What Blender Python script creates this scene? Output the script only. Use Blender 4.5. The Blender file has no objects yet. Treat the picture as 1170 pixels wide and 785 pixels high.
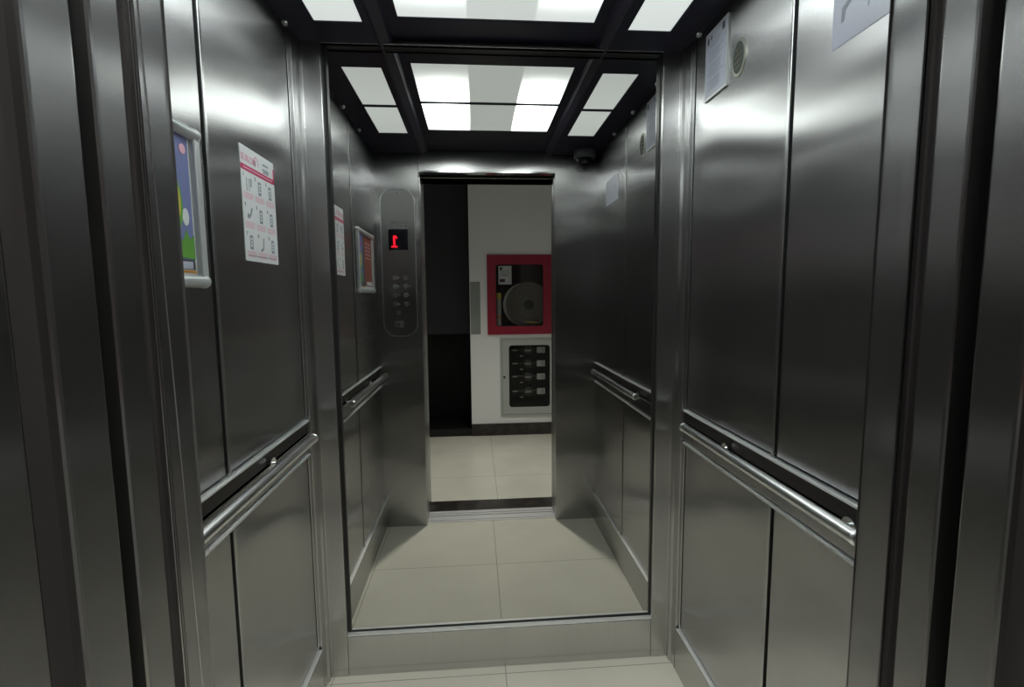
import bpy, bmesh, math, random
from mathutils import Vector, Matrix
random.seed(7)
PI = math.pi
sc = bpy.context.scene
C = sc.collection

# ------------------------------------------------------------------ camera
yaw, pitch, roll = -0.0725, -0.1020, -0.0088
fwd = Vector((-math.sin(yaw)*math.cos(pitch), math.cos(yaw)*math.cos(pitch), math.sin(pitch)))
rt = Vector((math.cos(yaw), math.sin(yaw), 0.0)); up = rt.cross(fwd)
r2 = rt*math.cos(roll) + up*math.sin(roll); u2 = -rt*math.sin(roll) + up*math.cos(roll)
cam = bpy.data.cameras.new('camera'); co = bpy.data.objects.new('camera', cam); C.objects.link(co)
M = Matrix((r2, u2, -fwd)).transposed().to_4x4(); M.translation = Vector((-0.076, -0.5368, 1.3524))
co.matrix_world = M
cam.sensor_width = 36.0; cam.lens = 552.48*36/1170; cam.clip_start = 0.01
sc.camera = co

# ------------------------------------------------------------------ world, light, exposure
w = bpy.data.worlds.new('world'); sc.world = w; w.use_nodes = True
w.node_tree.nodes['Background'].inputs[0].default_value = (0.5, 0.55, 0.7, 1)
w.node_tree.nodes['Background'].inputs[1].default_value = 0.004
sc.view_settings.view_transform = 'Standard'; sc.view_settings.look = 'None'
sc.view_settings.exposure = 0.0; sc.view_settings.gamma = 1.0
sc.view_settings.use_curve_mapping = False
CENTRE_GLOW, CENTRE_BASE, SIDE_GLOW = 17.0, 0.66, 0.72
LOBBY_W = 195.0
ld = bpy.data.lights.new('downlight_lamp', 'SPOT'); ld.energy = LOBBY_W; ld.spot_size = 1.65; ld.spot_blend = 1.0
ld.shadow_soft_size = 0.07; ld.color = (1.0, 0.975, 0.90)
LAMP = bpy.data.objects.new('downlight_lamp', ld); C.objects.link(LAMP); LAMP.location = (0.05, -0.80, 2.66); LAMP.rotation_euler = (math.radians(8), 0, 0)

# ------------------------------------------------------------------ helpers
def mat(name, col, rough=0.5, metal=0.0, **kw):
    m = bpy.data.materials.new(name); m.use_nodes = True
    b = m.node_tree.nodes['Principled BSDF']
    b.inputs['Base Color'].default_value = (*col, 1); b.inputs['Roughness'].default_value = rough
    b.inputs['Metallic'].default_value = metal
    for k, v in kw.items(): b.inputs[k].default_value = v
    return m
def N(m, t): return m.node_tree.nodes.new(t)
def L(m, a, b): m.node_tree.links.new(a, b)
def P(m): return m.node_tree.nodes['Principled BSDF']

def steel(name, col, rough, aniso=0.8, bump=0.04, vertical=True, wave=0.25):
    m = mat(name, col, rough, 1.0, Anisotropic=aniso)
    b = P(m)
    if vertical:
        gg = N(m, 'ShaderNodeNewGeometry'); t = N(m, 'ShaderNodeVectorMath'); t.operation = 'CROSS_PRODUCT'
        L(m, gg.outputs['True Normal'], t.inputs[0]); t.inputs[1].default_value = (0.0, 0.0, 1.0)
        L(m, t.outputs[0], b.inputs['Tangent'])
    g = N(m, 'ShaderNodeNewGeometry')
    # fine vertical hairline grain
    mp = N(m, 'ShaderNodeMapping'); mp.inputs['Scale'].default_value = (260, 260, 5)
    L(m, g.outputs['Position'], mp.inputs[0])
    n = N(m, 'ShaderNodeTexNoise'); n.inputs['Scale'].default_value = 1.0; n.inputs['Detail'].default_value = 3
    L(m, mp.outputs[0], n.inputs[0])
    # sheet unevenness (slow ripples)
    mp2 = N(m, 'ShaderNodeMapping'); mp2.inputs['Scale'].default_value = (1.4, 1.4, 3.0)
    L(m, g.outputs['Position'], mp2.inputs[0])
    n2 = N(m, 'ShaderNodeTexNoise'); n2.inputs['Scale'].default_value = 1.0; n2.inputs['Detail'].default_value = 1
    L(m, mp2.outputs[0], n2.inputs[0])
    bp2 = N(m, 'ShaderNodeBump'); bp2.inputs['Strength'].default_value = wave; bp2.inputs['Distance'].default_value = 0.03
    L(m, n2.outputs[0], bp2.inputs['Height'])
    L(m, bp2.outputs[0], b.inputs['Normal'])
    rr = N(m, 'ShaderNodeMapRange'); rr.inputs[3].default_value = 0.93; rr.inputs[4].default_value = 1.07
    L(m, n.outputs[0], rr.inputs[0])
    vm = N(m, 'ShaderNodeVectorMath'); vm.operation = 'SCALE'; vm.inputs[0].default_value = col; L(m, rr.outputs[0], vm.inputs['Scale'])
    L(m, vm.outputs[0], b.inputs['Base Color'])
    return m

STEEL = steel('brushed_steel', (0.49, 0.49, 0.50), 0.26, aniso=0.93, wave=0.6)
JAMB = steel('door_steel', (0.42, 0.42, 0.425), 0.27, aniso=0.92, wave=0.3)
TRIM = steel('trim_steel', (0.56, 0.57, 0.57), 0.26, aniso=0.4, wave=0.0)
POST = steel('post_steel', (0.53, 0.53, 0.53), 0.27, aniso=0.92, wave=0.1)
SATIN = mat('satin_metal_edge', (0.88, 0.90, 0.90), 0.5, 0.6)
RAIL = mat('rail_steel', (0.90, 0.92, 0.93), 0.28, 1.0)
CHROME = mat('polished_steel', (0.78, 0.80, 0.80), 0.16, 1.0)
ALU = mat('aluminium_sill', (0.82, 0.83, 0.84), 0.45, 0.8)
DARK = mat('dark_gap', (0.012, 0.012, 0.014), 0.6)
RUBBER = mat('dark_door_edge', (0.055, 0.05, 0.052), 0.42, 0.6)
CEIL = mat('black_gloss_ceiling', (0.013, 0.013, 0.030), 0.38)
MIRROR = mat('mirror_silver', (0.60, 0.60, 0.58), 0.0, 1.0)
EDGE_REFL = mat('mirror_edge', (0.02, 0.022, 0.022), 0.35)
WHITE = mat('white_plaster', (0.86, 0.87, 0.88), 0.85)
CEILW = mat('lobby_ceiling_paint', (0.6, 0.6, 0.6), 0.9)
CHAR = mat('charcoal_patch_and_wall', (0.045, 0.046, 0.056), 0.8)
BLACK = mat('black_parts_and_darkness', (0.006, 0.006, 0.007), 0.6)  # real black parts, and the passage darkness put into the colour
GRANITE = mat('dark_granite', (0.035, 0.03, 0.026), 0.3)
def _granite():
    g = N(GRANITE, 'ShaderNodeNewGeometry'); n = N(GRANITE, 'ShaderNodeTexNoise'); n.inputs['Scale'].default_value = 14; n.inputs['Detail'].default_value = 6
    L(GRANITE, g.outputs['Position'], n.inputs[0])
    r = N(GRANITE, 'ShaderNodeValToRGB'); r.color_ramp.elements[0].position = .45; r.color_ramp.elements[0].color = (0.02, 0.017, 0.015, 1)
    r.color_ramp.elements[1].position = .8; r.color_ramp.elements[1].color = (0.07, 0.062, 0.055, 1)
    L(GRANITE, n.outputs[0], r.inputs[0]); L(GRANITE, r.outputs[0], P(GRANITE).inputs['Base Color'])
_granite()
def tile_floor(name, x0, y0, s, col):
    m = mat(name, col, 0.22); g = N(m, 'ShaderNodeNewGeometry'); sp = N(m, 'ShaderNodeSeparateXYZ'); L(m, g.outputs['Position'], sp.inputs[0])
    outs = []
    for ax, o in ((0, x0), (1, y0)):
        a = N(m, 'ShaderNodeMath'); a.operation = 'SUBTRACT'; a.inputs[1].default_value = o; L(m, sp.outputs[ax], a.inputs[0])
        p = N(m, 'ShaderNodeMath'); p.operation = 'PINGPONG'; p.inputs[1].default_value = s/2; L(m, a.outputs[0], p.inputs[0])
        c = N(m, 'ShaderNodeMath'); c.operation = 'LESS_THAN'; c.inputs[1].default_value = 0.0016; L(m, p.outputs[0], c.inputs[0])
        outs.append(c)
    mx = N(m, 'ShaderNodeMath'); mx.operation = 'MAXIMUM'; L(m, outs[0].outputs[0], mx.inputs[0]); L(m, outs[1].outputs[0], mx.inputs[1])
    n = N(m, 'ShaderNodeTexNoise'); n.inputs['Scale'].default_value = 3; n.inputs['Detail'].default_value = 6; L(m, g.outputs['Position'], n.inputs[0])
    r = N(m, 'ShaderNodeValToRGB'); r.color_ramp.elements[0].position = .3; r.color_ramp.elements[0].color = (*[c*.93 for c in col], 1)
    r.color_ramp.elements[1].position = .7; r.color_ramp.elements[1].color = (*[min(1, c*1.04) for c in col], 1); L(m, n.outputs[0], r.inputs[0])
    k = N(m, 'ShaderNodeMixRGB'); L(m, mx.outputs[0], k.inputs[0]); L(m, r.outputs[0], k.inputs[1]); k.inputs[2].default_value = (*[c*.5 for c in col], 1)
    L(m, k.outputs[0], P(m).inputs['Base Color'])
    return m
FLOOR = tile_floor('cream_tiles', 0.008, 0.455, 0.61, (0.62, 0.61, 0.53))
LFLOOR = tile_floor('cream_tiles_lobby', 0.05, -0.765, 0.61, (0.64, 0.63, 0.55))
RED = mat('red_enamel', (0.30, 0.004, 0.03), 0.5)
GREYP = mat('grey_enamel', (0.46, 0.49, 0.47), 0.5)
PATCH = mat('pale_grey_patch', (0.30, 0.32, 0.31), 0.8)
PAPER = mat('white_paper', (0.72, 0.75, 0.77), 0.6)
PAPERL = mat('laminated_paper', (0.50, 0.52, 0.62), 0.25)
MAG = mat('magenta_ink', (0.55, 0.03, 0.13), 0.6)
PINK = mat('pink_ink', (0.75, 0.42, 0.52), 0.6)
INK = mat('dark_ink', (0.05, 0.06, 0.09), 0.6)
GINK = mat('grey_ink', (0.25, 0.28, 0.33), 0.6)
FRAMEM = mat('silver_snap_frame', (0.56, 0.59, 0.60), 0.35, 0.35)
LILAC = mat('lilac_print', (0.17, 0.20, 0.42), 0.5)
GREEN = mat('green_print', (0.12, 0.35, 0.05), 0.5)
YELL = mat('yellow_print', (0.65, 0.55, 0.08), 0.5)
BROWN = mat('brown_print', (0.30, 0.10, 0.07), 0.5)
DGREY = mat('slate_print', (0.06, 0.08, 0.08), 0.5)
ORANGE = mat('orange_print', (0.6, 0.25, 0.04), 0.5)
WHITEPL = mat('white_plastic', (0.7, 0.7, 0.68), 0.4)
GREYPL = mat('grey_camera_plastic', (0.10, 0.10, 0.12), 0.35)
HOSE = mat('canvas_hose', (0.24, 0.23, 0.205), 0.9)
BRASS = mat('brass', (0.35, 0.27, 0.12), 0.4, 0.8)
DOME = mat('smoked_dome', (0.008, 0.008, 0.012), 0.06)
COPM = steel('panel_steel', (0.34, 0.34, 0.345), 0.30, wave=0.0)
GLASS = mat('clear_glass', (0.02, 0.02, 0.02), 0.02); P(GLASS).inputs['Alpha'].default_value = 0.10
REDLED = mat('red_led', (0.2, 0, 0), 0.4); P(REDLED).inputs['Emission Color'].default_value = (1, 0.01, 0.03, 1); P(REDLED).inputs['Emission Strength'].default_value = 1.6

def diffuser_mat(name, centre):
    m = mat(name, (0.6, 0.62, 0.6), 0.35); b = P(m)
    b.inputs['Emission Color'].default_value = (0.93, 1.0, 0.97, 1)
    g = N(m, 'ShaderNodeNewGeometry'); sp = N(m, 'ShaderNodeSeparateXYZ'); L(m, g.outputs['Position'], sp.inputs[0])
    def mth(op, a, bb=None, c=None):
        n = N(m, 'ShaderNodeMath'); n.operation = op
        for i, v in enumerate((a, bb, c)):
            if v is None: continue
            if isinstance(v, (int, float)): n.inputs[i].default_value = v
            else: L(m, v, n.inputs[i])
        return n.outputs[0]
    def mr(v, a, bb, c, d, t='SMOOTHSTEP'):
        n = N(m, 'ShaderNodeMapRange'); n.interpolation_type = t
        L(m, v, n.inputs[0])
        for i, q in enumerate((a, bb, c, d)): n.inputs[i+1].default_value = q
        return n.outputs[0]
    if centre:
        # two short tubes sit above the diffuser, left and right of a middle divider
        dy = mth('ABSOLUTE', mth('SUBTRACT', sp.outputs[1], 0.58))
        ax = mth('ABSOLUTE', mth('ADD', sp.outputs[0], -0.01))
        gy = mr(dy, 0.0, 0.42, 1, 0)
        gx = mr(mth('ABSOLUTE', mth('SUBTRACT', ax, 0.19)), 0.0, 0.22, 1, 0.10)
        inside = mr(ax, 0.098, 0.104, 0, 1, 'LINEAR')
        e = mth('MULTIPLY', mth('MULTIPLY', mth('POWER', gy, 1.7), gx), inside)
        e = mth('ADD', mth('MULTIPLY', e, CENTRE_GLOW), mth('ADD', CENTRE_BASE*0.8, mth('MULTIPLY', inside, CENTRE_BASE*0.2)))
    else:
        dy = mth('ABSOLUTE', mth('SUBTRACT', sp.outputs[1], 0.6))
        e = mth('MULTIPLY', mr(dy, 0.0, 0.5, 1.0, 0.85), SIDE_GLOW)
    L(m, e, b.inputs['Emission Strength'])
    return m
DIFC = diffuser_mat('lit_diffuser_centre', True); DIFS = diffuser_mat('lit_diffuser_side', False)

def box(bm, x0, x1, y0, y1, z0, z1):
    v = [bm.verts.new((x, y, z)) for z in (z0, z1) for y in (y0, y1) for x in (x0, x1)]
    for f in ((0, 2, 3, 1), (4, 5, 7, 6), (0, 1, 5, 4), (2, 6, 7, 3), (0, 4, 6, 2), (1, 3, 7, 5)):
        bm.faces.new([v[i] for i in f])
def prism(bm, pts, z0, z1, axis='z'):
    # pts: 2D outline (ccw); axis z -> (x,y), axis y -> (x,z) extruded in y, axis x -> (y,z)
    def p(a, b, t): return (a, b, t) if axis == 'z' else ((a, t, b) if axis == 'y' else (t, a, b))
    A = [bm.verts.new(p(a, b, z0)) for a, b in pts]; B = [bm.verts.new(p(a, b, z1)) for a, b in pts]
    n = len(pts); bm.faces.new(A[::-1]); bm.faces.new(B)
    for i in range(n): bm.faces.new((A[i], A[(i+1) % n], B[(i+1) % n], B[i]))
def rrect(x0, x1, z0, z1, r, k=6):
    out = []
    for cx, cz, a0 in ((x1-r, z1-r, 0), (x0+r, z1-r, 90), (x0+r, z0+r, 180), (x1-r, z0+r, 270)):
        for i in range(k+1):
            a = math.radians(a0+90*i/k); out.append((cx+r*math.cos(a), cz+r*math.sin(a)))
    return out
def ring(bm, outer, inner, y0, y1):
    n = len(outer)
    rows = [[bm.verts.new((a, y, b)) for a, b in o] for o, y in ((outer, y0), (outer, y1), (inner, y1), (inner, y0))]
    for k in range(4):
        A, B = rows[k], rows[(k+1) % 4]
        for i in range(n): bm.faces.new((A[i], A[(i+1) % n], B[(i+1) % n], B[i]))
def cyl(bm, p0, p1, r, seg=20, r1=None, caps=True):
    p0, p1 = Vector(p0), Vector(p1); d = (p1-p0).normalized(); a = d.orthogonal().normalized(); b = d.cross(a)
    r1 = r if r1 is None else r1
    A, B = [], []
    for i in range(seg):
        t = 2*PI*i/seg; o = a*math.cos(t)+b*math.sin(t)
        A.append(bm.verts.new(p0+o*r)); B.append(bm.verts.new(p1+o*r1))
    for i in range(seg): bm.faces.new((A[i], A[(i+1) % seg], B[(i+1) % seg], B[i]))
    if caps: bm.faces.new(A[::-1]); bm.faces.new(B)
def lathe(bm, prof, c, axis='z', seg=40):
    rows = []
    for r, h in prof:
        row = []
        for i in range(seg):
            t = 2*PI*i/seg; a, b = r*math.cos(t), r*math.sin(t)
            row.append(bm.verts.new((c[0]+a, c[1]+b, c[2]+h) if axis == 'z' else (c[0]+a, c[1]+h, c[2]+b)))
        rows.append(row)
    for A, B in zip(rows, rows[1:]):
        for i in range(seg): bm.faces.new((A[i], A[(i+1) % seg], B[(i+1) % seg], B[i]))
def obj(name, bm, m, parent=None, bevel=0, smooth=False, kind=None, loc=None):
    bmesh.ops.recalc_face_normals(bm, faces=bm.faces)
    me = bpy.data.meshes.new(name); bm.to_mesh(me); bm.free(); me.materials.append(m)
    o = bpy.data.objects.new(name, me); C.objects.link(o)
    if parent: o.parent = parent
    if loc: o.location = loc
    if smooth:
        for p in me.polygons: p.use_smooth = True
        me.set_sharp_from_angle(angle=math.radians(38))
    if bevel:
        b = o.modifiers.new('bevel', 'BEVEL'); b.width = bevel; b.segments = 2; b.limit_method = 'ANGLE'
    if kind: o['kind'] = kind
    return o
def bx(name, dims, m, parent=None, bevel=0, kind=None):
    bm = bmesh.new(); box(bm, *dims); return obj(name, bm, m, parent, bevel, kind=kind)
def pr(name, pts, y0, y1, m, parent=None, bevel=0, label=None):
    bm = bmesh.new(); prism(bm, pts, y0, y1, 'y'); o = obj(name, bm, m, parent, bevel)
    if label: o['label'] = label
    return o
def struct(name, dims, m, bevel=0): return bx(name, dims, m, None, bevel, 'structure')
def tag(o, label, cat, group=None):
    o['label'] = label; o['category'] = cat
    if group: o['group'] = group
    return o
def thing(name, label, cat, loc, rz=0, group=None):
    o = bpy.data.objects.new(name, None); C.objects.link(o); o.location = loc; o.rotation_euler = (0, 0, rz); o.empty_display_size = .05
    return tag(o, label, cat, group)
def text(name, s, size, m, parent, x, z, y=-0.0016, align='CENTER', bold=0.0):
    cu = bpy.data.curves.new(name, 'FONT'); cu.body = s; cu.size = size; cu.align_x = align; cu.align_y = 'CENTER'; cu.extrude = 0.0002; cu.offset = bold; cu.resolution_u = 3
    tmp = bpy.data.objects.new(name, cu); C.objects.link(tmp)
    me = bpy.data.meshes.new_from_object(tmp); C.objects.unlink(tmp); bpy.data.objects.remove(tmp)
    me.materials.clear(); me.materials.append(m)
    me.transform(Matrix.Rotation(PI/2, 4, 'X'))
    o = bpy.data.objects.new(name, me); C.objects.link(o); o.parent = parent; o.location = (x, y, z)
    return o
LEFT, RIGHT, FRONT = PI/2, -PI/2, PI      # wall frames: local x runs right, z up, -y out of the wall

# ------------------------------------------------------------------ car shell
HX, YB, ZC = 0.625, 1.102, 2.150
bm = bmesh.new(); box(bm, -0.66, 0.66, -0.03, 1.16, -0.04, 0.0); obj('floor', bm, FLOOR, kind='structure')

def side_wall(s, name):
    """s=-1 left, +1 right: backing sheet plus panels, vertical trims, ledges, skirting."""
    def X(a, b): return (min(s*a, s*b), max(s*a, s*b))
    w = struct(name, (*X(HX+.012, HX+.035), -.05, 1.16, 0, 2.2), DARK)
    for (y0, y1) in ((0.0, 0.523), (0.545, 1.012)):
        bx('upper_panel', (*X(HX, HX+.012), y0, y1, .966, 2.17), STEEL, w, .002)
        bx('lower_panel', (*X(HX, HX+.012), y0, y1, .170, .838), STEEL, w, .002)
    for (z0, z1) in ((.960, 2.17), (.165, .838)):
        bx('vertical_trim', (*X(HX-.004, HX+.012), .531, .5415, z0, z1), TRIM, w, .0015)
        bx('end_trim', (*X(HX-.002, HX+.012), 1.019, 1.032, z0, z1), TRIM, w, .0015)
    # handrail band: bright ledge, recessed channel, flat band, lower lip
    bx('upper_ledge', (*X(HX-.009, HX+.012), 0, 1.026, .9515, .958), SATIN, w, .002)
    bx('channel', (*X(HX+.004, HX+.012), 0, 1.032, .912, .948), RUBBER, w)
    bx('rail_band', (*X(HX-.002, HX+.012), 0, 1.032, .852, .908), STEEL, w, .002)
    bx('lower_ledge', (*X(HX-.007, HX+.012), 0, 1.026, .840, .847), SATIN, w, .0015)
    bx('skirting_ledge', (*X(HX-.011, HX+.012), 0, 1.026, .158, .163), SATIN, w, .0015)
    return w
side_wall(-1, 'wall_left'); side_wall(1, 'wall_right')
for s, nm in ((-1, 'baseboard_left'), (1, 'baseboard_right')):
    a, b = sorted((s*(HX-.009), s*(HX+.012))); struct(nm, (a, b, 0, 1.04, 0.0, .155), POST, .0015)

struct('wall_back', (-.66, .66, 1.132, 1.16, 0, 2.2), DARK)
n = 1
for s in (-1, 1):
    pts = [(s*.64, 1.034), (s*.616, 1.034), (s*.616, 1.068), (s*.609, 1.080), (s*.609, 1.098), (s*.551, 1.098), (s*.551, 1.131), (s*.64, 1.131)]
    if s < 0: pts = pts[::-1]
    bm = bmesh.new(); prism(bm, pts, 0, 2.165); obj('trim_%d' % n, bm, POST, bevel=.0015, kind='structure'); n += 1
struct('baseboard_back', (-.5505, .5505, 1.099, 1.131, 0, .150), POST, .002)

# mirror: pane tips back by a quarter of a degree
t = thing('wall_mirror', 'tall frameless mirror covering the back wall between the steel corner posts', 'mirror', (0, 1.131, .155))
def my(x, z): return 1.1242 + .0015*x + .0044*(z-1.1) - 1.131
bm = bmesh.new(); x0, x1, z0, z1 = -.5400, .5470, .157, 2.1385
F = [bm.verts.new((x, my(x, z), z-.155)) for x, z in ((x0, z0), (x1, z0), (x1, z1), (x0, z1))]
B = [bm.verts.new((v.co.x, v.co.y+.0035, v.co.z)) for v in F]
bm.faces.new(F); bm.faces.new(B[::-1])
for i in range(4): bm.faces.new((F[i], B[i], B[(i+1) % 4], F[(i+1) % 4]))
obj('mirror_pane', bm, MIRROR, t)
bm = bmesh.new(); q = lambda a, b, c, d: [(a, c), (b, c), (b, d), (a, d)]
ring(bm, q(-.5505, .5505, .0, 2.004), q(-.5392, .5462, .003, 1.983), -.016, -.002); obj('edge_reflection', bm, EDGE_REFL, t)  # dark pane edging; the reveal's reflection is put into its colour
bx('bottom_bead', (-.5505, .5505, -.030, -.010, -.006, .001), SATIN, t, .001)
bx('top_bead', (-.5505, .5505, -.030, -.012, 1.984, 1.990), TRIM, t, .001)

# front wall of the car: two returns and a header
OL, OR = -.383, .386
bm = bmesh.new(); box(bm, -.66, OL, -.047, 0, 0, 2.2); box(bm, OR, .66, -.047, 0, 0, 2.2); box(bm, OL, OR, -.047, 0, 2.045, 2.2)
bmesh.ops.remove_doubles(bm, verts=bm.verts, dist=.0001)
obj('wall_front', bm, STEEL, bevel=.0025, kind='structure')
struct('trim_3', (OL-.004, OR+.004, -.050, .004, 2.038, 2.046), CHROME, .001)

# retracted doors, gaps and landing frame
def door(name, s, y0, y1, edge, z1=2.07):
    a, b = sorted((s*abs(edge), s*(abs(edge)+.40)))
    d = struct(name, (a, b, y0, y1, .012, z1), JAMB, .003)
    return d
door('door_1', -1, -.100, -.064, OL); door('door_2', 1, -.100, -.064, OR)
door('door_3', -1, -.163, -.118, OL); door('door_4', 1, -.163, -.121, OR)
k = 4
for s, e in ((-1, OL), (1, OR)):
    a, b = sorted((s*(abs(e)+.008), s*(abs(e)+.03)))
    struct('trim_%d' % k, (a, b, -.066, -.045, .005, 2.07), RUBBER); k += 1
    a, b = sorted((s*(abs(e)+.010), s*(abs(e)+.03)))
    struct('trim_%d' % k, (a, b, -.183, -.161, .005, 2.07), RUBBER); k += 1
struct('trim_%d' % k, (-.80, .80, -.185, -.05, 2.072, 2.2), DARK); k += 1
# landing architrave
bm = bmesh.new(); box(bm, -.50, -.390, -.345, -.185, 0, 2.14); box(bm, .417, .50, -.345, -.185, 0, 2.14); box(bm, -.390, .417, -.345, -.185, 2.052, 2.14)
obj('trim_%d' % k, bm, JAMB, bevel=.003, kind='structure'); k += 1

# sills
sl = thing('car_sill', 'grooved aluminium door sill at the edge of the lift car floor', 'door sill', (0, -.065, 0))
bm = bmesh.new(); pf = [(-.044, -.04), (.034, -.04), (.034, .002), (.018, .002), (.018, -.008), (.008, -.008), (.008, .002), (-.044, .002)]
prism(bm, [(a, b) for a, b in pf], -.40, .40, 'x'); obj('sill_plate', bm, ALU, sl)
sl = thing('landing_sill', 'grooved aluminium door sill on the landing side of the gap', 'door sill', (0, -.145, 0))
bm = bmesh.new(); pf = [(-.036, -.04), (.028, -.04), (.028, .002), (.006, .002), (.006, -.008), (-.004, -.008), (-.004, .002), (-.036, .002)]
prism(bm, pf, -.40, .40, 'x'); obj('sill_plate', bm, ALU, sl)
struct('trim_%d' % k, (-.390, .417, -.335, -.182, -.03, .002), GRANITE); k += 1

# ceiling: black frame with three bays, the side bays a little lower, bevelled ridges between
CZ = 2.160
bm = bmesh.new(); box(bm, -.66, .66, -.03, 1.16, CZ+.022, 2.24); obj('ceiling', bm, CEIL, kind='structure')
ROWS = ((.305, .638), (.650, .992))
def frame_plate(name, x0, x1, z, holes, y0=0.0, y1=1.131):
    xs = sorted({x0, x1, *[h for a in holes for h in a[:2]]}); ys = sorted({y0, y1, *[h for a in holes for h in a[2:]]})
    bm = bmesh.new()
    for i in range(len(xs)-1):
        for j in range(len(ys)-1):
            cx, cy = (xs[i]+xs[i+1])/2, (ys[j]+ys[j+1])/2
            if any(a < cx < b and c < cy < d for a, b, c, d in holes): continue
            box(bm, xs[i], xs[i+1], ys[j], ys[j+1], z, CZ+.022)
    return obj(name, bm, CEIL, kind='structure')
fc = frame_plate('ceiling_frame_centre', -.325, .325, CZ, [(-.2965, .2945, a, b) for a, b in ROWS])
fl = frame_plate('ceiling_frame_left', -.625, -.372, 2.142, [(-.5355, -.3905, a, b) for a, b in ROWS])
fr = frame_plate('ceiling_frame_right', .366, .625, 2.142, [(.3905, .5310, a, b) for a, b in ROWS])
for s, a, b in ((-1, .325, .372), (1, .325, .366)):
    bm = bmesh.new(); pts = [(s*a, CZ), (s*(a+.010), CZ-.012), (s*(b-.008), CZ-.024), (s*b, 2.142), (s*b, CZ+.022), (s*a, CZ+.022)]
    if s > 0: pts = pts[::-1]
    prism(bm, pts, 0, 1.131, 'y'); obj('ceiling_beam', bm, CEIL, bevel=.002, kind='structure')
for (cx0, cx1, z, m, what) in ((-.2965, .2945, CZ+.004, DIFC, 'wide centre'), (-.5355, -.3905, 2.146, DIFS, 'narrow left'), (.3905, .5310, 2.146, DIFS, 'narrow right')):
    for r, (y0, y1) in enumerate(ROWS):
        row = 'nearer the mirror' if r else 'farther from the mirror'
        t = thing('ceiling_light', '%s glowing ceiling light panel, the one %s' % (what, row), 'ceiling light', ((cx0+cx1)/2, (y0+y1)/2, z), 0, 'lit ceiling panels')
        hx, hy = (cx1-cx0)/2, (y1-y0)/2
        bx('diffuser', (-hx, hx, -hy, hy, .0, .004), m, t)
        bm = bmesh.new()
        e = .004
        box(bm, -hx, hx, -hy, -hy+e, -.003, 0); box(bm, -hx, hx, hy-e, hy, -.003, 0); box(bm, -hx, -hx+e, -hy+e, hy-e, -.003, 0); box(bm, hx-e, hx, -hy+e, hy-e, -.003, 0)
        obj('frame', bm, CEIL, t)

# small chrome studs at the ceiling edge
for x, y, lb in ((-.606, .965, 'left wall near the mirror'), (.606, .960, 'right wall near the mirror'), (-.606, .685, 'left wall at mid depth'), (-.606, .405, 'left wall near the car front'),
             (.606, .685, 'right wall at mid depth'), (.606, .405, 'right wall near the car front')):
    bm = bmesh.new(); lathe(bm, [(0.0001, -.026), (.006, -.025), (.009, -.020), (.009, -.014), (.004, -.012), (.004, 0)], (0, 0, 0), 'z', 16)
    tag(obj('ceiling_stud', bm, CHROME, smooth=True, loc=(x, y, 2.142)), 'tiny chrome stud under the black ceiling edge, by the %s' % lb, 'stud', 'chrome ceiling studs')

# handrails
def handrail(s, label):
    t = thing('handrail', label, 'handrail', (s*(HX), .55, .93)); off = -s*.063
    bm = bmesh.new(); cyl(bm, (off, -.345, .004), (off, .340, .004), .0130, 28); obj('bar', bm, RAIL, t, smooth=True)
    for y in (-.345, .340):
        bm = bmesh.new(); d = -1 if y < 0 else 1
        lathe(bm, [(.0130, 0), (.0138, .001*d), (.0138, .004*d), (.011, .008*d), (.0001, .010*d)], (off, y, .004), 'y', 24)
        obj('end_cap', bm, RAIL, t, smooth=True)
    for y in (-.26, .20):
        bm = bmesh.new(); cyl(bm, (-s*.001, y, -.020), (-s*.006, y, -.020), .017, 20)
        cyl(bm, (-s*.006, y, -.020), (off*.8, y, -.014), .006, 14); cyl(bm, (off*.8, y, -.014), (off, y, -.006), .006, 14)
        obj('bracket', bm, CHROME, t, smooth=True)
handrail(-1, 'round steel handrail on the left wall, under the white instruction notice')
handrail(1, 'round steel handrail on the right wall, below the small framed certificate')

# ------------------------------------------------------------------ control panel on the front return (seen in the mirror)
t = thing('lift_control_panel', 'tall round-ended steel lift button panel with a red floor display', 'control panel', (-.502, 0, 1.54), FRONT)
def U(x): return -(x+.502)
def Z(z): return z-1.54
pr('panel_plate', rrect(-.094, .094, -.411, .410, .072, 10), -.004, 0, COPM, t, .001)
bm = bmesh.new(); ring(bm, rrect(-.0955, .0955, -.4125, .4115, .074, 10), rrect(-.0915, .0915, -.4085, .4075, .070, 10), -.007, -.0005); obj('rim', bm, RAIL, t)
bm = bmesh.new(); ring(bm, rrect(-.046, .046, .198, .232, .002, 2), rrect(-.043, .043, .201, .229, .0015, 2), -.0055, -.0038); obj('name_plate', bm, TRIM, t)
for xx in (-.03, -.015, 0, .015, .03): bx('engraving', (xx-.005, xx+.005, -.0048, -.0038, .208, .2125), CHROME, t)
dsp = pr('display', rrect(-.053, .054, .072, .187, .002, 2), -.0062, -.0035, DOME, t)
bm = bmesh.new(); ux = .022
box(bm, ux-.006, ux+.006, -.0075, -.0060, .094, .152); box(bm, ux-.017, ux+.017, -.0075, -.0060, .086, .096)
prism(bm, [(ux-.017, .132), (ux-.006, .139), (ux-.006, .155), (ux-.017, .144)], -.0075, -.0060, 'y')
dg = obj('digit_one', bm, REDLED, dsp)
rows = [1.458, 1.411, 1.361, 1.311]; labs = ['6', '7', '4', '5', '2', '3', '0', '1']
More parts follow.
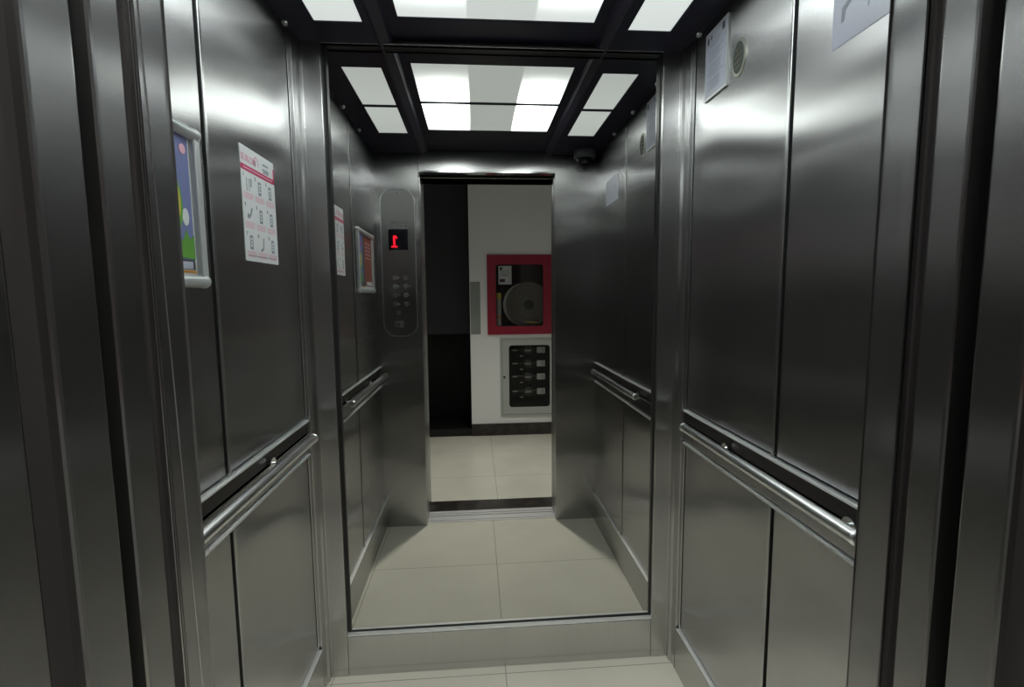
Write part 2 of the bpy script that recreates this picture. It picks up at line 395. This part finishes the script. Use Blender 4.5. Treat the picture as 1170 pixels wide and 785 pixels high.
for i, z in enumerate(rows):
    for j, x in enumerate((-.468, -.528)):
        bm = bmesh.new(); lathe(bm, [(.0001, -.0065), (.0115, -.0065), (.013, -.005), (.013, -.0035)], (U(x), 0, Z(z)), 'y', 20)
        b = obj('button', bm, TRIM, t, smooth=True)
        text('button_number', labs[i*2+j], .014, INK, b, U(x), Z(z), -.0068)
        bx('braille_plate', (U(x)-.024, U(x)-.016, -.0052, -.0038, Z(z)-.005, Z(z)+.005), CHROME, b)
for x in (-.512,):
    bm = bmesh.new(); lathe(bm, [(.0001, -.0065), (.0115, -.0065), (.013, -.005), (.013, -.0035)], (U(x), 0, Z(1.262)), 'y', 20); obj('alarm_button', bm, TRIM, t, smooth=True)
kp = pr('key_plate', rrect(U(-.486), U(-.534), Z(1.178), Z(1.216), .003, 2), -.006, -.0035, TRIM, t)
bm = bmesh.new(); cyl(bm, (U(-.51), -.006, Z(1.197)), (U(-.51), -.0085, Z(1.197)), .007, 16); obj('key_barrel', bm, INK, kp)
for zz in (.385, -.395):
    bm = bmesh.new(); cyl(bm, (0, -.004, zz), (0, -.0055, zz), .003, 12); obj('screw', bm, CHROME, t)

# ------------------------------------------------------------------ notice on the left wall
t = thing('instruction_notice', 'white paper notice with magenta band and nine small step pictures on left wall', 'notice', (-HX, .775, 1.575), LEFT)
W2, H2 = .0955, .1365
pr('paper', rrect(-W2, W2, -H2, H2, .004, 3), -.0012, 0, PAPER, t)
bx('magenta_band', (-W2, W2, -.0018, -.0012, .079, .092), MAG, t)
bx('magenta_edge', (W2-.006, W2, -.0018, -.0012, .079, .120), MAG, t)
text('logo_lettering', 'SUKOM', .023, PINK, t, -.052, .108, -.0016, bold=.0005)
bm = bmesh.new()
for i in range(8):
    a0, a1 = PI*i/8, PI*(i+1)/8
    prism(bm, [(-.012+.014*math.cos(a0), .104+.022*math.sin(a0)), (-.012+.014*math.cos(a1), .104+.022*math.sin(a1)), (-.012+.011*math.cos(a1), .104+.018*math.sin(a1)), (-.012+.011*math.cos(a0), .104+.018*math.sin(a0))], -.0018, -.0012, 'y')
obj('logo_arch', bm, PINK, t)
for i, (z, w_) in enumerate(((.117, .05), (.104, .056), (.098, .048))): bx('heading_line', (.034-w_/2+.018, .034+w_/2+.0, -.0017, -.0012, z-.0025, z+.0015), GINK, t)
bx('band_lettering', (-.085, .08, -.0021, -.0016, .084, .0868), PINK, t)
for r in range(3):
    for c in range(3):
        cx, cz = -.062+.062*c, .050-.070*r; bmp = bmesh.new(); bmd = bmesh.new()
        text('step_number', str(r*3+c+1), .013, INK, t, cx-.022, cz+.018)
        if (r, c) in ((0, 0),):
            for a in (-.008, .004): box(bmd, cx+a, cx+a+.002, -.0018, -.0012, cz-.018, cz+.012)
            box(bmd, cx+.012, cx+.018, -.0018, -.0012, cz-.006, cz+.014)
        elif (r, c) == (1, 0):
            prism(bmd, rrect(cx-.012, cx-.001, cz-.014, cz-.003, .003, 2), -.0018, -.0012, 'y'); prism(bmd, [(cx+.0, cz-.006), (cx+.004, cz-.01), (cx+.016, cz+.012), (cx+.011, cz+.014)], -.0018, -.0012, 'y')
        elif (r, c) == (2, 1):
            prism(bmd, [(cx-.012, cz-.016), (cx-.006, cz-.02), (cx+.006, cz-.012), (cx+.010, cz+.016), (cx+.006, cz+.016), (cx+.002, cz-.008)], -.0018, -.0012, 'y')
        else:
            ring(bmd, rrect(cx-.007, cx+.008, cz-.018, cz+.016, .002, 2), rrect(cx-.005, cx+.006, cz-.011, cz+.010, .001, 2), -.0018, -.0012)
            box(bmd, cx-.003, cx+.004, -.0018, -.0012, cz-.006, cz-.003); box(bmd, cx-.003, cx+.004, -.0018, -.0012, cz+.001, cz+.004)
        for l in range(4): box(bmp, cx-.026, cx+.024-.006*(l == 3), -.0017, -.0012, cz-.0245-.0040*l, cz-.0228-.0040*l)
        obj('step_picture', bmd, GINK, t); obj('caption', bmp, PINK, t)
bx('footer_line', (-.08, .08, -.0017, -.0012, -.124, -.122), GINK, t)

# ------------------------------------------------------------------ poster in a snap frame on the left wall
t = thing('poster_frame', 'silver snap frame with rounded corners holding a lilac advertising poster, left wall', 'poster', (-HX, .318, 1.522), LEFT)
W2, H2 = .168, .152
for z0, z1 in ((H2-.024, H2), (-H2, -H2+.024)):
    bm = bmesh.new(); cyl(bm, (-W2+.012, -.009, (z0+z1)/2), (W2-.012, -.009, (z0+z1)/2), .012, 16); obj('frame_bar', bm, FRAMEM, t, smooth=True)
for x0 in (-W2+.012, W2-.012):
    bx('frame_bar', (x0-.011, x0+.011, -.016, -.001, -H2+.012, H2-.012), FRAMEM, t, .004)
    for z0 in (-H2+.012, H2-.012):
        bm = bmesh.new(); bmesh.ops.create_uvsphere(bm, u_segments=16, v_segments=10, radius=.0135); bmesh.ops.translate(bm, verts=bm.verts, vec=(x0, -.009, z0)); obj('corner_cap', bm, FRAMEM, t, smooth=True)
p = bx('poster_sheet', (-W2+.014, W2-.014, -.005, -.001, -H2+.02, H2-.02), PAPER, t)
def art(name, pts, m): return pr(name, pts, -.0062, -.005, m, p)
def rc(a, b, c, d): return [(a, c), (b, c), (b, d), (a, d)]
art('lilac_field', rc(.045, .138, -.100, .128), LILAC)
art('brown_field', rc(-.145, .020, -.118, .128), BROWN)
art('slate_field', rc(.020, .045, -.118, .128), DGREY)
def over(name, pts, m): return pr(name, pts, -.0072, -.0062, m, p)
def disc(cx, cz, rx, rz_, n=18): return [(cx+rx*math.cos(2*PI*i/n), cz+rz_*math.sin(2*PI*i/n)) for i in range(n)]
over('green_shape', disc(.090, .0, .018, .045), GREEN); pr('yellow_shape', disc(.090, .005, .011, .032), -.0080, -.0072, YELL, p)
over('pale_shape', disc(.120, .105, .010, .009), PINK); over('pale_shape', disc(.116, -.020, .010, .016), PAPER)
over('pink_spot', disc(.088, .082, .006, .008), MAG)
over('grass_strip', [(.06, -.095), (.138, -.098), (.138, -.052), (.125, -.062), (.115, -.045), (.10, -.068), (.09, -.055), (.07, -.07)], GREEN)
art('footer_field', rc(.045, .138, -.118, -.100), DGREY)
over('footer_tag', rc(.09, .128, -.117, -.103), PAPERL); over('orange_line', rc(.02, .138, -.124, -.120), ORANGE)
over('photo_strip', rc(-.135, -.02, -.113, -.095), PAPER)
for i in range(5): over('print_line', rc(-.12, .0, .02+i*.018, .024+i*.018), PINK)

# ------------------------------------------------------------------ right wall: framed certificate, oval plate, large paper
t = thing('certificate', 'small framed white certificate sheet high on the right wall beside the corner', 'certificate', (HX, .877, 2.014), RIGHT)
W2, H2 = .064, .095
bx('holder', (-W2, W2, -.006, 0, -H2, H2), FRAMEM, t, .001)
pr('sheet', rrect(-W2+.005, W2-.005, -H2+.009, H2-.005, .002, 2), -.0068, -.006, PAPERL, t)
bm = bmesh.new(); 
for i in range(22):
    z = .058-.0062*i; random.seed(i); a = -.045+random.random()*.012; b = .048-random.random()*.03
    if i in (3, 9, 16): continue
    box(bm, a, b, -.0073, -.0068, z, z+.0020)
obj('printed_lines', bm, GINK, t)
for a, b, c, d in ((-.050, -.040, .060, .078), (.036, .050, .064, .083), (-.030, -.024, .068, .080)): bx('emblem', (a, b, -.0073, -.0068, c, d), INK, t)
t = thing('capacity_plate', 'small oval metal capacity plate to the right of the certificate', 'sign plate', (HX, .758, 1.966), RIGHT)
el = [(.034*math.cos(2*PI*i/32), .047*math.sin(2*PI*i/32)) for i in range(32)]
pr('plate', el, -.003, 0, mat('champagne_metal', (0.66, 0.67, 0.58), 0.3, 0.8), t, .0008)
pr('dark_field', [(a*.76, b*.84) for a, b in el], -.0036, -.003, DGREY, t)
bm = bmesh.new()
for z, a in ((.022, .014), (.006, .021), (-.010, .018), (-.024, .012)): prism(bm, [(-a, z-.003), (a, z+.002), (a, z+.005), (-a, z)], -.0042, -.0036, 'y')
obj('lettering', bm, BRASS, t)
t = thing('paper_sheet', 'blank looking white paper sheet taped high on the right wall near the doors', 'paper', (HX, .305, 1.880), RIGHT)
W2, H2 = .108, .062
pr('sheet', rc(-W2, W2, -H2, H2), -.0012, 0, PAPERL, t)
bm = bmesh.new(); prism(bm, [(-.085, .005), (-.060, .018), (-.055, .026), (-.05, .014), (-.075, -.002), (-.078, -.02), (-.085, -.022)], -.0017, -.0012, 'y'); obj('faded_stain', bm, GINK, t)
bx('faded_line', (-.022, -.019, -.0017, -.0012, -.025, .03), GINK, t)

# dome camera, front right ceiling corner
t = thing('dome_camera', 'grey dome security camera under the ceiling in the front right corner', 'security camera', (.535, .080, 2.142))
bm = bmesh.new(); lathe(bm, [(.0001, 0), (.058, 0), (.060, -.008), (.060, -.034), (.054, -.042), (.044, -.044)], (0, 0, 0), 'z', 40); obj('housing', bm, GREYPL, t, smooth=True)
bm = bmesh.new(); lathe(bm, [(.046, -.040)]+[(.044*math.cos(a*PI/16), -.044-.036*math.sin(a*PI/16)) for a in range(0, 8)]+[(.0001, -.080)], (0, 0, 0), 'z', 40); obj('dome', bm, DOME, t, smooth=True)

# ------------------------------------------------------------------ lobby, seen through the doorway in the mirror
YW = -1.86
struct('floor_lobby', (-1.7, 1.7, YW, -.335, -.05, 0.0), LFLOOR)
bm = bmesh.new(); box(bm, -1.7, -.50, -.335, -.20, 0, 2.7); box(bm, .50, 1.7, -.335, -.20, 0, 2.7); box(bm, -.50, .50, -.335, -.20, 2.14, 2.7)
obj('wall_lobby_front', bm, WHITE, kind='structure')
H1 = (.045, .650, 1.000, 1.742); H2_ = (.165, .705, .196, .950)
xs = [-.130, .045, .165, .650, .705, 1.7]; zs = [0, .196, .950, 1.000, 1.742, 2.7]
bm = bmesh.new()
for i in range(5):
    for j in range(5):
        cx, cz = (xs[i]+xs[i+1])/2, (zs[j]+zs[j+1])/2
        if any(a < cx < b and c < cz < d for a, b, c, d in (H1, H2_)): continue
        box(bm, xs[i], xs[i+1], YW-.22, YW, zs[j], zs[j+1])
bmesh.ops.remove_doubles(bm, verts=bm.verts, dist=.0001)
obj('wall_lobby_back', bm, WHITE, kind='structure')
struct('baseboard_lobby', (-.130, 1.7, YW, YW+.012, 0, .118), GRANITE, .001)
struct('wall_lobby_left', (-1.75, -1.7, -2.75, -.2, 0, 2.7), CHAR); struct('wall_lobby_right', (1.7, 1.75, -2.1, -.2, 0, 2.7), WHITE)
struct('ceiling_lobby', (-1.75, 1.75, -2.75, -.2, 2.7, 2.75), CEILW)
struct('passage_patch', (-1.7, -.13, -2.20, -2.12, .985, 2.7), CHAR)  # made-up hanging panel standing for a retouched dark patch, no real wall
struct('wall_passage_dark', (-1.7, -.13, -2.75, -2.70, 0, 2.7), BLACK)  # passage walls and floor: the darkness there is painted in as black
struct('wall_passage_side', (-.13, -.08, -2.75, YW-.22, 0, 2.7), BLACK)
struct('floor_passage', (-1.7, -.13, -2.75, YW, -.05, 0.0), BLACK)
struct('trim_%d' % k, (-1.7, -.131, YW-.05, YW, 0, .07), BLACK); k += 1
tag(bx('grey_patch', (-.124, -.030, YW, YW+.004, .996, 1.497), PATCH), 'made-up pale grey retouch patch on the white wall beside the dark opening', 'retouch patch')  # added flat patch for a retouching remnant, no plate is fixed here

# recessed downlight that lights the lobby
t = thing('downlight', 'round recessed downlight in the lobby ceiling in front of the doorway', 'ceiling light', (LAMP.location.x, LAMP.location.y, 2.70))
bm = bmesh.new(); lathe(bm, [(.085, 0), (.085, -.006), (.072, -.008), (.070, -.001)], (0, 0, 0), 'z', 32); obj('trim_ring', bm, WHITEPL, t, smooth=True)

# fire hose cabinet (set into the wall)
t = thing('fire_hose_cabinet', 'red framed fire hose cabinet with glass front set in the white wall', 'hose cabinet', (.3475, YW, 1.371), FRONT)
def V(x): return .3475-x
ox0, ox1, oz0, oz1 = -.311, .311, -.380, .380
bm = bmesh.new(); ring(bm, rc(ox0+.02, ox1-.02, oz0+.02, oz1-.02), rc(ox0+.024, ox1-.024, oz0+.024, oz1-.024), -.001, .17); box(bm, ox0+.02, ox1-.02, .168, .172, oz0+.02, oz1-.02)
obj('box_interior', bm, mat('dark_interior', (0.03, 0.02, 0.022), 0.7), t)
d = bpy.data.objects.new('cabinet_door', None)
bm = bmesh.new(); win = rrect(-.2275, .2275, -.300, .286, .028, 6)
def rect_like(pts, x0, x1, z0, z1):
    out = []
    nn = len(pts)//4
    for qd, (cx, cz) in enumerate(((x1, z1), (x0, z1), (x0, z0), (x1, z0))):
        out += [(cx, cz)]*0
        for i in range(nn):
            px, pz = pts[qd*nn+i]
            out.append((cx, cz) if 0 else ((x1 if px > 0 else x0) if True else 0, (z1 if pz > 0 else z0)))
    return out
def face_ring(bm, x0, x1, z0, z1, inner, y0, y1, r=.004):
    k_ = len(inner)//4 - 1
    ring(bm, rrect(x0, x1, z0, z1, r, k_), inner, y0, y1)
face_ring(bm, ox0, ox1, oz0, oz1, win, -.014, -.001); door_o = obj('door', bm, RED, t)
bm = bmesh.new(); ring(bm, rrect(-.2275, .2275, -.300, .286, .028, 6), rrect(-.222, .222, -.2945, .2805, .024, 6), -.017, -.0135); obj('window_seal', bm, BLACK, door_o)
pr('window_glass', rrect(-.2275, .2275, -.300, .286, .028, 6), -.008, -.005, GLASS, door_o)
bm = bmesh.new(); cyl(bm, (.27, -.014, .0), (.27, -.020, .0), .008, 14); obj('lock', bm, CHROME, door_o)
# hose reel inside
t = thing('fire_hose_reel', 'rolled grey canvas fire hose on its reel inside the red cabinet', 'fire hose', (.440, YW-.09, 1.275), FRONT)
bm = bmesh.new(); prof = [(.036, .02)]
r = .036
while r < .205:
    prof += [(r, -.012), (r+.004, -.037), (r+.014, -.037), (r+.019, -.012)]; r += .0205
prof += [(.212, -.02), (.212, .035), (.036, .035), (.036, .02)]
lathe(bm, prof, (0, 0, 0), 'y', 48); obj('rolled_hose', bm, HOSE, t, smooth=True)
bm = bmesh.new(); cyl(bm, (0, -.048, 0), (0, .06, 0), .048, 24); obj('hub', bm, BLACK, t)
bm = bmesh.new(); cyl(bm, (.030, .040, 0), (.030, .044, 0), .214, 48); obj('reel_flange', bm, WHITEPL, t)
bm = bmesh.new(); cyl(bm, (.03, -.05, -.168), (-.05, -.05, -.175), .014, 16, .024); cyl(bm, (-.05, -.05, -.175), (-.10, -.05, -.178), .024, 16, .016); obj('nozzle', bm, BRASS, t, smooth=True)
# bottle with a yellow cap
t = thing('spray_bottle', 'slim white cylinder with a yellow cap standing inside the red cabinet', 'bottle', (.150, YW-.07, 1.017), FRONT)
bm = bmesh.new(); lathe(bm, [(.0001, 0), (.022, 0), (.023, .01), (.023, .300), (.020, .315), (.0001, .318)], (0, 0, 0), 'z', 24); obj('body', bm, mat('bottle_grey', (.42, .42, .40), .5), t, smooth=True)
bm = bmesh.new(); lathe(bm, [(.0235, .315), (.0235, .362), (.016, .374), (.0001, .376)], (0, 0, 0), 'z', 24); obj('cap', bm, YELL, t, smooth=True)
bm = bmesh.new(); lathe(bm, [(.0233, .13), (.0238, .131), (.0238, .15), (.0233, .151)], (0, 0, 0), 'z', 24); obj('band', bm, ORANGE, t)
# instructions paper
t = thing('cabinet_notice', 'small white printed notice inside the hose cabinet window, upper corner', 'notice', (.210, YW-.006, 1.558), FRONT)
bx('sheet', (-.063, .063, .002, .003, -.088, .088), PAPER, t)
bx('heading', (-.030, .040, .0013, .002, -.004, .004), GINK, t); bx('dark_block', (-.0, .052, .0013, .002, -.066, -.036), mat('purple_ink', (.10, .02, .08), .6), t)
bx('emblem', (.025, .05, .0013, .002, .05, .075), INK, t)
for i in range(3): bx('text_line', (-.045, .045, .0013, .002, .012+i*.014, .016+i*.014), mat('blue_ink', (.3, .4, .45), .6), t)

# meter cabinet
t = thing('meter_cabinet', 'grey metal meter cabinet with a dark rounded window below the red cabinet', 'meter cabinet', (.435, YW, .573), FRONT)
mx0, mx1, mz0, mz1 = -.283, .283, -.391, .388
bm = bmesh.new(); ring(bm, rc(mx0+.014, mx1-.014, mz0+.015, mz1-.013), rc(mx0+.018, mx1-.018, mz0+.019, mz1-.017), -.001, .17); box(bm, mx0+.014, mx1-.014, .168, .172, mz0+.015, mz1-.013)
obj('box_interior', bm, mat('meter_interior', (0.03, 0.032, 0.028), 0.7), t)
bm = bmesh.new(); ring(bm, rc(mx0, mx1, mz0, mz1), rc(mx0+.020, mx1-.020, mz0+.022, mz1-.020), -.008, -.001); obj('outer_frame', bm, GREYP, t, .001)
win = rrect(-.203, .197, -.297, .312, .030, 6)
bm = bmesh.new(); face_ring(bm, mx0+.0225, mx1-.0225, mz0+.0245, mz1-.0225, win, -.011, -.001); dd = obj('door', bm, GREYP, t)
pr('window_glass', win, -.007, -.004, GLASS, dd)
pr('latch', [(.243-.014, .012), (.243+.014, .012), (.243, -.014)], -.016, -.011, BLACK, dd)
MB_ = mat('meter_label', (.55, .57, .56), .5); PIPE = mat('meter_pipe', (.42, .40, .36), .4, .5); BODY = mat('meter_body', (.07, .07, .065), .5)
def meter():
    m_ = thing('meter', 'x', 'meter', (.435, YW-.12, .82), FRONT)
    bm = bmesh.new(); cyl(bm, (.0, 0, 0), (.0, -.045, 0), .042, 24); obj('body', bm, BODY, m_, smooth=True)
    bm = bmesh.new(); cyl(bm, (.155, 0, 0), (-.14, 0, 0), .008, 14); obj('pipe', bm, BODY, m_)
    bx('label_plate', (-.168, -.088, -.036, -.030, -.030, .030), MB_, m_, .002)
    bx('label_stripe', (-.150, -.140, -.038, -.036, -.022, .022), GINK, m_)
    bx('valve_handle', (-.025, .032, -.058, -.046, -.009, .007), PIPE, m_, .003)
    bx('union_nut', (.105, .155, -.022, -.004, -.008, .004), PIPE, m_, .003)
    bm = bmesh.new(); box(bm, .050, .080, -.030, -.015, -.064, -.054); obj('drain_cock', bm, PIPE, m_)
    return m_
def dup(root, loc):
    r_ = root.copy(); C.objects.link(r_); r_.location = loc
    for ch in list(root.children):
        c_ = ch.copy(); C.objects.link(c_); c_.parent = r_
    return r_
m0 = meter(); zs_ = [.826, .692, .560, .412]
lbs = ['topmost of the four pipe meters in the grey wall cabinet', 'second pipe meter from the top in the grey wall cabinet', 'third pipe meter from the top in the grey wall cabinet', 'lowest of the four pipe meters in the grey wall cabinet']
for i, z in enumerate(zs_):
    o = m0 if i == 0 else dup(m0, (.435, YW-.12, z))
    o.location = (.435, YW-.12, z); o['label'] = lbs[i]; o['group'] = 'meters inside the grey cabinet'
